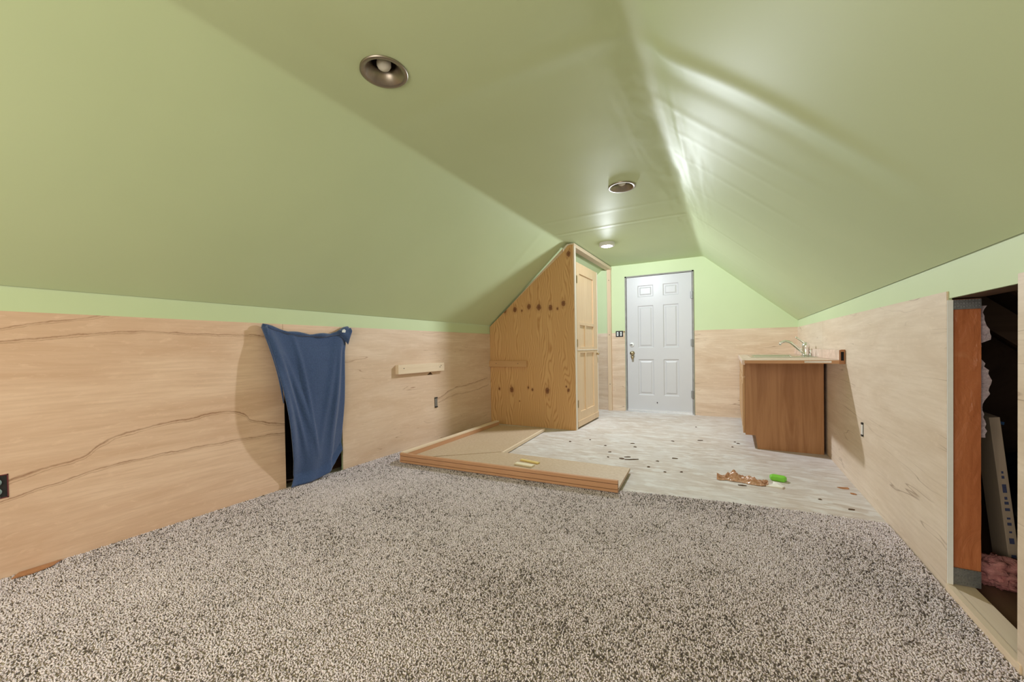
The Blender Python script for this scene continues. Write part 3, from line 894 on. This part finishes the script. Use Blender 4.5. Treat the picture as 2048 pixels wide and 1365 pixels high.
bracket(XL, 1, 3.408, .425, 'bare outlet bracket below the pine cleat on the left wall', .023, .056, 'plate')
bracket(XR, -1, 3.366, .437, 'bare outlet bracket on the right plywood wall nearer than the counter', .013, .045, 'white_plastic')
sb = empty('switch_box', (-1.543, YB - .006, 1.16), 'open double switch box in the wall left of the white door', 'switch')
sy_ = YB - .006
box('box_back', M['black_plastic'], (-1.60, -1.486, sy_ - .002, sy_, 1.162, 1.256), sb)
for x in (-1.570, -1.518):
    box('switch', M['white_plastic'], (x - .013, x + .013, sy_ - .008, sy_ - .002, 1.178, 1.240), sb, bevel=.002)
    box('switch_toggle', M['grey_plastic'], (x - .005, x + .005, sy_ - .016, sy_ - .008, 1.203, 1.218), sb)
box('loose_wire', M['scrap_brown'], (-1.486, -1.455, sy_ - .006, sy_ - .001, 1.238, 1.250), sb)

# ================================================================== NAVY BLANKET
def make_blanket():
    zt = lambda u: float(np.interp(u, [0, .06, .25, .5, .75, .92, 1], [1.196, 1.185, 1.150, 1.133, 1.140, 1.165, 1.192]))
    zb = lambda u: float(np.interp(u, [0, .25, .5, .7, .85, 1], [.018, .016, .020, .045, .10, .185]))
    lft = lambda z: float(np.interp(z, [.0, .03, .08, .2, .482, .846, 1.19], [1.715, 1.725, 1.752, 1.742, 1.692, 1.626, 1.560]))
    rgt = lambda z: float(np.interp(z, [.0, .04, .19, .6, 1.0, 1.06, 1.19], [2.10, 2.15, 2.178, 2.205, 2.225, 2.235, 2.240]))
    def fn(u, v):
        z = zt(u) + (zb(u) - zt(u)) * v
        y = lft(z) + (rgt(z) - lft(z)) * u
        x = .014 + .020 * math.sin(math.pi * min(1, v * 1.05)) ** .8
        # billow away from the wall along the left edge
        x += .055 * math.exp(-((u - .02) / .10) ** 2) * math.sin(math.pi * min(1, v * 1.02 + .05))
        # fold flap down the right side
        uf = .93 - .16 * v + .03 * math.sin(v * 4)
        x += .022 / (1 + math.exp((u - uf) * 70)) * min(1, v * 6)
        # drag folds from the two pinned corners
        for (u0, u1, a, w) in ((.02, .30, .018, .04), (.05, .55, .013, .05), (.95, .66, .014, .04), (.90, .42, .009, .05), (.30, .48, .012, .03)):
            uc = u0 + (u1 - u0) * v
            x += a * math.exp(-((u - uc) / w) ** 2) * math.sin(math.pi * min(1, .12 + v)) 
        x += .006 * math.sin(u * 15 + v * 3) * v
        x += .004 * math.sin(u * 7 - v * 9)
        if v > .93:
            x += (v - .93) * .35
        return (XL + max(x, .006), y, z)
    e_ = empty('blanket', (XL + .03, 1.93, 0.01), 'navy blue waffle blanket hung over the hatch in the left wall', 'blanket')
    o = MB().grid(fn, 70, 110).build('cloth', M['blanket'], e_, smooth=True, fix=False)
    sd = o.modifiers.new('thickness', 'SOLIDIFY'); sd.thickness = .006; sd.offset = 0
    # rolled top hem from corner to corner
    pts, rr = [], []
    for i in range(25):
        u = i / 24
        pts.append((XL + .024 + .004 * math.sin(i * 1.3), lft(1.18) + (2.262 - lft(1.18)) * u, zt(u) - .004 + .012 * math.exp(-((u - .95) / .08) ** 2)))
        rr.append(.013 + .005 * math.sin(i * .9) + (.006 if u > .75 else 0))
    MB().tube(pts, rr, 12).build('hem', M['blanket'], e_, smooth=True)
    # folded-over right corner
    def fl(u, v):
        y = 2.165 + .112 * u
        zt_ = 1.178 + .022 * u
        zb_ = 1.155 - .125 * u if u < .75 else 1.061 + (u - .75) * .36
        z = zt_ + (zb_ - zt_) * v
        return (XL + .030 + .016 * math.sin(math.pi * v) + .008 * u, y, z)
    c = MB().grid(fl, 16, 12).build('corner_flap', M['blanket'], e_, smooth=True, fix=False)
    sd = c.modifiers.new('thickness', 'SOLIDIFY'); sd.thickness = .007; sd.offset = 0
    # left corner fold running down
    pts = [(XL + .03 + .03 * math.sin(math.pi * t), lft(1.19 - .55 * t) + .012 + .02 * t, 1.185 - .55 * t) for t in np.linspace(0, 1, 14)]
    MB().tube(pts, [.016 * (1 - t) + .004 for t in np.linspace(0, 1, 14)], 10).build('corner_fold', M['blanket'], e_, smooth=True)
    MB().prism([(2.175, 1.160), (2.205, 1.158), (2.212, 1.175), (2.200, 1.186), (2.180, 1.180)], 0, XL + .058, XL + .061).build('care_tag', M['white_plastic'], e_)
make_blanket()

# ================================================================== SALVAGED COUNTERTOP ON THE FLOOR
# run B lies across the carpet edge, its backsplash facing the camera
Z0 = .0185
B0, B1, B2, B3 = (-2.565, 2.575), (-0.68, 2.682), (-0.712, 3.185), (-1.885, 3.165)
Bm = (-2.545, 2.60)
ctb = empty('countertop_section', (-1.6, 2.85, Z0), 'loose tan countertop length with brown edge lying across the carpet edge', 'countertop',
            'salvaged mitred countertop pieces on the floor')
MB().prism([B0, B1, B2, B3], 2, Z0, Z0 + .022).build('slab', M['laminate'], ctb, bevel=.001)
d = (Vector((B1[0], B1[1], 0)) - Vector((B0[0], B0[1], 0))).normalized()
nn = Vector((-d.y, d.x, 0))
def strip(nm, z0, z1, o0, o1, mat, par, a=B0, b=B1):
    A = Vector((a[0], a[1], 0)); Bv = Vector((b[0], b[1], 0))
    p = [A + nn * o0, Bv + nn * o0, Bv + nn * o1, A + nn * o1]
    return MB().prism([(q.x, q.y) for q in p], 2, z0, z1).build(nm, M[mat], par, bevel=.0008)
strip('bottom_strip', Z0 - .001, .0355, -.020, .0, 'particle_x', ctb)
strip('backsplash', .0385, .072, -.018, .002, 'particle_x', ctb)
strip('top_strip', .0755, .098, -.019, .006, 'particle_x', ctb)
strip('backsplash_face', .036, .095, .002, .005, 'laminate', ctb)
strip('joint_line', .0355, .0756, -.012, .0, 'gap', ctb)

# run A goes along the left wall to the closet
A0, A1, A2, A3 = (-2.555, 2.61), (-1.893, 3.178), (-1.992, 4.34), (-2.585, 4.30)
cta = empty('countertop_section', (-2.25, 3.5, 0.0), 'loose tan countertop length running along the left wall to the closet', 'countertop',
            'salvaged mitred countertop pieces on the floor')
MB().prism([A0, A1, A2, A3], 2, Z0, Z0 + .022).build('slab', M['laminate'], cta, bevel=.001)
def seg(nm, a, b, w, z0, z1, mat):
    A = Vector((a[0], a[1], 0)); Bv = Vector((b[0], b[1], 0)); t = (Bv - A).normalized(); n_ = Vector((t.y, -t.x, 0))
    p = [A, Bv, Bv + n_ * w, A + n_ * w]
    return MB().prism([(q.x, q.y) for q in p], 2, z0, z1).build(nm, M[mat], cta, bevel=.0008)
seg('backsplash', (-2.592, 2.60), (-2.625, 4.30), .036, Z0, .078, 'particle_y')
seg('top_strip', (-2.600, 2.60), (-2.633, 4.30), .046, .079, .094, 'pine')
seg('front_edge', A1, A2, .022, Z0 - .011, .037, 'pine')
# offcuts lying on it
def stick(c, L_, w_, h_, ang, mat, label):
    o = MB().obox((c[0], c[1], c[2] + h_ / 2), (math.cos(ang) * L_ / 2, math.sin(ang) * L_ / 2, 0), (-math.sin(ang) * w_ / 2, math.cos(ang) * w_ / 2, 0), (0, 0, h_ / 2)).build('wood_offcut', M[mat], bevel=.001)
    return tag(o, label, 'offcut', 'offcuts on the loose countertop')
stick((-1.495, 2.875, Z0 + .0225), .165, .05, .014, -.06, 'pale_wood', 'pale cream wood offcut lying in front on the loose countertop')
stick((-1.50, 2.985, Z0 + .0225), .185, .03, .012, -.16, 'yellow_wood', 'yellow wood offcut lying behind the cream one on the countertop')

# ================================================================== SINK CABINET, COUNTER, SINK, FAUCET
CY0, CY1 = 4.47, YB - .012
FX = .112
cab = empty('sink_cabinet', (.42, 5.35, 0), 'brown wood base cabinet with toe kick under the sink counter', 'cabinet')
MB().prism([(.212, .0), (.722, .0), (.722, .836), (FX, .836), (FX, .128), (.195, .128)], 1, CY0, CY0 + .016).build('end_panel', M['cab'], cab, world_origin=True)
MB().prism([(.212, .0), (.722, .0), (.722, .836), (FX, .836), (FX, .128), (.195, .128)], 1, CY1 - .016, CY1).build('end_panel', M['cab'], cab, world_origin=True)
box('toe_kick', M['cab'], (.215, .231, CY0 + .016, CY1 - .016, 0, .128), cab)
box('floor_panel', M['cab'], (FX + .02, .72, CY0 + .016, CY1 - .016, .128, .144), cab)
box('back_panel', M['cab'], (.712, .722, CY0 + .016, CY1 - .016, 0, .83), cab)
ff = MB()
nd = 4
w = (CY1 - CY0 - .032) / nd
ff.box(FX, FX + .019, CY0 + .016, CY1 - .016, .128, .165); ff.box(FX, FX + .019, CY0 + .016, CY1 - .016, .80, .836); ff.box(FX, FX + .019, CY0 + .016, CY1 - .016, .665, .70)
for i in range(nd + 1):
    yc = CY0 + .016 + w * i
    ff.box(FX, FX + .019, max(CY0 + .016, yc - .02), min(CY1 - .016, yc + .02), .165, .80)
ff.build('face_frame', M['cabfront'], cab)
for i in range(nd):
    ya, yb = CY0 + .022 + w * i, CY0 + .010 + w * (i + 1)
    dw = box('drawer_front', M['cabfront'], (FX - .019, FX - .0005, ya, yb, .700, .826), cab, bevel=.003)
    dr = MB()
    dr.box(FX - .019, FX - .0005, ya, yb, .140, .680)
    do = dr.build('door', M['cabfront'], cab, bevel=.003)
    box('door_panel', M['cabfront'], (FX - .023, FX - .019, ya + .06, yb - .06, .20, .62), do, bevel=.002)

SX0, SX1, SY0, SY1 = .205, .575, 4.66, 5.42       # sink bowl opening
KY0, KX0 = 3.812, .078
ct = empty('countertop', (.41, 5.0, .846), 'long stone-look laminate counter overhanging the cabinet end toward the camera', 'countertop')
cm = MB()
cm.box(KX0, SX0, KY0, YB - .007, .850, .875); cm.box(SX1, XR - .002, KY0, YB - .007, .850, .875)
cm.box(SX0, SX1, KY0, SY0, .850, .875); cm.box(SX0, SX1, SY1, YB - .007, .850, .875)
cm.build('top', M['laminate2'], ct)
box('front_edge', M['laminate2'], (KX0 - .004, KX0 + .018, KY0 + .001, YB - .007, .837, .877), ct, bevel=.004)
box('raw_end', M['particle_x'], (KX0 + .014, .708, KY0 - .004, KY0, .849, .874), ct)
box('backsplash', M['laminate2'], (.711, .742, KY0, YB - .007, .875, .953), ct, bevel=.004)
be = MB(); be.box(.708, .718, KY0 - .004, KY0, .846, .952); be.box(.736, .744, KY0 - .004, KY0, .846, .955); be.box(.718, .736, KY0 - .004, KY0, .938, .955); be.box(.718, .736, KY0 - .004, KY0, .846, .872)
be.build('backsplash_end', M['particle_dark'], ct)
box('backsplash_slot', M['void'], (.718, .736, KY0 - .002, KY0 - .0005, .872, .938), ct)
box('foil_label', M['steel'], (.495, .662, KY0 - .0055, KY0 - .004, .855, .870), ct)

sk = empty('sink', (.39, 5.04, .70), 'stainless drop-in sink set in the laminate counter', 'sink')
sm = MB()
def rect(x0, x1, y0, y1, z): return [(x0, y0, z), (x1, y0, z), (x1, y1, z), (x0, y1, z)]
rings = [rect(.165, .70, 4.60, 5.47, .8755), rect(.165, .70, 4.60, 5.47, .880), rect(.172, .693, 4.607, 5.463, .883), rect(.200, .580, 4.655, 5.425, .883), rect(.21, .57, 4.665, 5.415, .874), rect(.225, .555, 4.68, 5.40, .72), rect(.26, .52, 4.72, 5.36, .705)]
vs = [v for r in rings for v in r]
fs = [(k * 4 + a, k * 4 + (a + 1) % 4, (k + 1) * 4 + (a + 1) % 4, (k + 1) * 4 + a) for k in range(6) for a in range(4)] + [(24, 25, 26, 27)]
sm.add(vs, fs).build('basin', M['steel'], sk, bevel=.003)
MB().lathe([(.0, .004), (.030, .004), (.040, .002), (.044, .0)], (.39, 5.04, .7055), 24).build('drain', M['chrome'], sk, smooth=True)

fa = empty('faucet', (.66, 5.0, .8835), 'chrome single-lever faucet with curved spout on the sink', 'faucet')
MB().box(.628, .694, 4.88, 5.12, .884, .892).build('deck_plate', M['chrome'], fa, bevel=.004)
MB().lathe([(.0, .0), (.034, .0), (.034, .01), (.031, .02), (.031, .07), (.034, .085), (.032, .105), (.020, .124), (0, .130)], (.662, 5.0, .892), 28).build('body', M['chrome'], fa, smooth=True)
sp = [(.655, 5.0, .905), (.632, 5.0, .925), (.60, 5.0, .955), (.565, 5.0, .992), (.54, 5.0, 1.016), (.515, 5.0, 1.030), (.49, 5.0, 1.036), (.465, 5.0, 1.028), (.447, 5.0, 1.014), (.440, 5.0, .996)]
MB().tube(sp, [.016, .015, .014, .013, .0125, .012, .012, .012, .0125, .013], 16).build('spout', M['chrome'], fa, smooth=True)
MB().tube([(.668, 5.0, 1.005), (.645, 5.0, 1.02), (.622, 5.0, 1.038), (.598, 5.0, 1.058), (.576, 5.0, 1.076)], [.016, .012, .009, .008, .007], 12).build('lever', M['chrome'], fa, smooth=True)
MB().tube([(.672, 4.78, .884), (.672, 4.78, .935), (.676, 4.78, .945)], [.012, .010, .006], 12).build('side_sprayer', M['chrome'], fa, smooth=True)

# ================================================================== LITTER ON THE SUBFLOOR
def make_wrap():
    def fn(u, v):
        x = -.105 + .325 * u
        yc = 3.345 + .03 * math.sin(u * 5) + .02 * u
        wdt = .075 * (math.sin(math.pi * min(1, .08 + u * .9)) ** .5)
        y = yc + (v - .5) * 2 * wdt
        rid = math.sin(math.pi * v)
        h = .004 + rid * (.020 + .040 * float(fnoise(np.array(u * 14.0), np.array(v * 6.0), 3)) + .012 * math.sin(u * 17 + v * 5)
                          + .022 * math.exp(-((u - .33) / .10) ** 2))
        y += .02 * float(fnoise(np.array(u * 11 + 4), np.array(v * 5.0 + 9), 2))
        return (x, y, max(.002, h))
    o = MB().grid(fn, 44, 22).build('plastic_wrapper', M['wrap'], None, smooth=False, fix=False)
    sd = o.modifiers.new('thickness', 'SOLIDIFY'); sd.thickness = .0015
    tag(o, 'crumpled amber plastic wrapper lying on the bare subfloor', 'wrapper')
make_wrap()
gl = MB().prism([(.245, 3.46), (.325, 3.44), (.345, 3.475), (.335, 3.51), (.26, 3.53), (.238, 3.50)], 2, .008, .042).build('green_lid', M['lime'], bevel=.008)
gl.location.z = 0.0
tag(gl, 'bright lime green plastic piece beside the crumpled wrapper', 'plastic piece')
def scrap(name, poly, hgt, mat, label, cat, group=None, seed=0):
    r_ = random.Random(seed)
    vs = [(p[0], p[1], .001 + r_.random() * hgt) for p in poly]
    cx_, cy_ = sum(p[0] for p in poly) / len(poly), sum(p[1] for p in poly) / len(poly)
    m = MB(); n_ = len(poly)
    top = vs + [(cx_, cy_, .002 + hgt * .9)]
    bot = [(v[0], v[1], .0) for v in vs]
    m.add(top + bot, [(i, (i + 1) % n_, n_) for i in range(n_)] + [(i, n_ + 1 + i, n_ + 1 + (i + 1) % n_, (i + 1) % n_) for i in range(n_)] + [tuple(range(n_ + 1, 2 * n_ + 1))])
    return tag(m.build(name, M[mat]), label, cat, group)
scrap('paper_scrap', [(.205, 3.30), (.30, 3.285), (.315, 3.33), (.29, 3.385), (.255, 3.40), (.245, 3.345)], .02, 'paper',
      'torn white paper scrap between the wrapper and the camera', 'paper', None, 3)
chips = [(-.839, 3.635, .05, .012), (-.872, 3.565, .045, .02), (-.789, 3.569, .10, .014), (-.993, 3.562, .022, .014), (-.574, 3.621, .035, .012), (-.449, 3.768, .04, .010),
         (-.359, 3.383, .02, .010), (.022, 4.676, .025, .012), (.048, 4.617, .03, .012), (-.001, 4.436, .02, .012), (.060, 3.244, .05, .010), (-.851, 4.034, .03, .012),
         (-1.135, 3.968, .028, .014), (-.392, 5.347, .02, .012), (-1.517, 3.981, .025, .014), (-1.023, 3.741, .03, .010), (-.472, 3.328, .02, .010), (-.612, 3.408, .02, .012),
         (.488, 3.166, .02, .008), (-.905, 4.170, .035, .010), (-.30, 4.6, .05, .010), (-.55, 4.45, .03, .010), (-1.35, 4.15, .022, .010), (-.75, 3.28, .02, .012), (.62, 3.05, .03, .008)]
for i, (x, y, a, b) in enumerate(chips):
    r_ = random.Random(i)
    an = r_.uniform(-.5, .5)
    pl = []
    for k in range(7):
        t = 2 * math.pi * k / 7
        q = r_.uniform(.65, 1.15)
        px, py = a * .6 * q * math.cos(t), b * .9 * q * math.sin(t)
        pl.append((x + px * math.cos(an) - py * math.sin(an), y + px * math.sin(an) + py * math.cos(an)))
    own = {2: 'long dark splinter on the subfloor just behind the loose countertop end', 10: 'dark sliver on the subfloor right in front of the crumpled wrapper',
           24: 'dark sliver on the subfloor near the right wall and carpet edge', 13: 'tiny dark chip on the subfloor in front of the white door',
           14: 'dark chip on the subfloor nearest the closet corner', 9: 'small dark chip on the subfloor by the cabinet toe kick',
           20: 'long thin dark chip midway between white door and wrapper'}
    scrap('wood_chip', pl, .006, 'chip', own.get(i, 'small dark bark chip littering the bare subfloor'), 'chip', 'bark chips scattered on the subfloor', i)
for i, (x, y, a, b) in enumerate([(.668, 3.482, .06, .02), (.700, 3.374, .03, .012)]):
    pl = [(x + a * .5 * math.cos(2 * math.pi * k / 7) * (1 + .3 * ((k * 3) % 2)), y + b * .8 * math.sin(2 * math.pi * k / 7)) for k in range(7)]
    scrap('veneer_scrap', pl, .008, 'scrap_brown', ('larger' if i == 0 else 'smaller') + ' reddish-brown splinter at the foot of the right wall', 'splinter', 'splinters by the right wall', 40 + i)
sc1 = scrap('veneer_scrap', [(-2.845, .47), (-2.80, .44), (-2.785, .50), (-2.80, .56), (-2.84, .60)], .01, 'scrap_brown',
      'torn brown veneer scrap on the carpet against the left plywood', 'splinter', None, 50)
sc1.location.z = .014

# ================================================================== INSIDE THE RIGHT HATCH
po = empty('wall_stud', (.805, 2.25, .03), 'orange-brown stained stud with nail plates in the right hatch', 'stud')
def postfn():
    m = MB()
    nx, nz = 8, 40
    def f(u, v):
        x = XR + .018 + .084 * u
        z = .03 + 1.138 * v
        return (x, 2.232 + .003 * float(fnoise(np.array(u * 3), np.array(v * 16.0), 3)), z)
    m.grid(f, nx, nz)
    m.box(XR + .018, XR + .102, 2.236, 2.272, .03, 1.168)
    return m
postfn().build('timber', M['post'], po, smooth=False, fix=False)
for z0, z1 in ((.032, .098), (1.128, 1.166)):
    pm = MB().box(XR + .022, XR + .100, 2.224, 2.230, z0, z1)
    for i in range(9):
        for j in range(3):
            x, z = XR + .028 + i * .0082, z0 + .008 + j * (z1 - z0 - .014) / 2
            pm.box(x, x + .003, 2.2215, 2.224, z, z + .005)
    pm.build('nail_plate', M['plate'], po)
# pale insulation torn along the stud
def tornins():
    m = MB()
    pts = [(0, .60)]
    zs_ = np.linspace(.62, 1.14, 40)
    prof = []
    for i, z in enumerate(zs_):
        w_ = .010 + .022 * abs(math.sin(z * 17)) * (1 if z > .72 else .5) + .010 * random.random()
        if .93 < z < 1.0: w_ *= .35
        prof.append((XR + .102 + w_, z))
    poly = [(XR + .095, zs_[0])] + prof + [(XR + .095, zs_[-1])]
    m.prism(poly, 1, 2.262, 2.285)
    return m
tag(tornins().build('insulation_strip', M['pinkwhite']), 'pale torn insulation edge sticking out beside the stud', 'insulation')

ib = empty('leaning_board', (1.03, 2.47, -.01), 'pale lumber board with blue grade stamps leaning inside the hatch', 'board')
bt, tpv = Vector((1.043, 2.47, -.008)), Vector((.966, 2.44, .675))
ax = (tpv - bt); hl = ax.length / 2; axn = ax.normalized()
sx_ = Vector((1, 0, 0)); sx_ = (sx_ - axn * sx_.dot(axn)).normalized(); syv = axn.cross(sx_).normalized()
if syv.y < 0: syv = -syv
cc = (bt + tpv) / 2 + Vector((0, 0, .004))
M['board'] = wood('grey_weathered_board', (0.62, 0.50, 0.38), (0.44, 0.35, 0.27), 2, 9, .05)
MB().obox(cc + syv * .065, sx_ * .016, syv * .065, axn * hl).build('lumber', M['board'], ib, bevel=.002)
for i, (t, hh, ww) in enumerate([(.34, .005, .003), (.37, .006, .004), (.44, .018, .006), (.50, .006, .004), (.53, .006, .006), (.57, .006, .007), (.625, .004, .005), (.66, .006, .006), (.71, .004, .004), (.765, .012, .007), (.87, .013, .007), (.935, .006, .006), (.96, .005, .004)]):
    pc = cc + axn * (hl - 2 * hl * t) - syv * .0004
    MB().obox(pc, sx_ * ww, syv * .0006, axn * hh).build('ink_stamp', M['ink'], ib)

def lump(name, c, r, mat, label, cat, amp=.25, fr=3.0, seed=0, zmin=-.012):
    nu, nv = 40, 24
    def f(u, v):
        th, ph = 2 * math.pi * u, math.pi * v
        k = 1 + amp * float(fnoise(np.array(math.cos(th) * fr + seed + 20), np.array(math.sin(th) * fr + 3 * fr * v + 20), 3)) * math.sin(ph)
        return (c[0] + r[0] * k * math.sin(ph) * math.cos(th), c[1] + r[1] * k * math.sin(ph) * math.sin(th), max(zmin, c[2] + r[2] * k * math.cos(ph)))
    return tag(MB().grid(f, nu, nv).build(name, M[mat], None, smooth=True), label, cat)
lump('insulation_batt', (.945, 2.37, .055), (.085, .060, .062), 'pink', 'pink fibreglass insulation wad at the foot of the leaning board', 'insulation', .9, 4.0, 1)
lump('black_bag', (1.42, 2.86, .25), (.30, .25, .27), 'black_bag', 'black plastic bag slumped in the dark crawlspace', 'bag', .5, 2.0, 5)
bs = MB().prism([(1.02, .648), (1.06, .638), (1.058, .625), (1.022, .636)], 1, 2.60, 2.604).build('plastic_scrap', M['blue'])
tag(bs, 'small blue plastic scrap on top of the dark crawlspace clutter', 'plastic piece')
bs.location.z -= .0
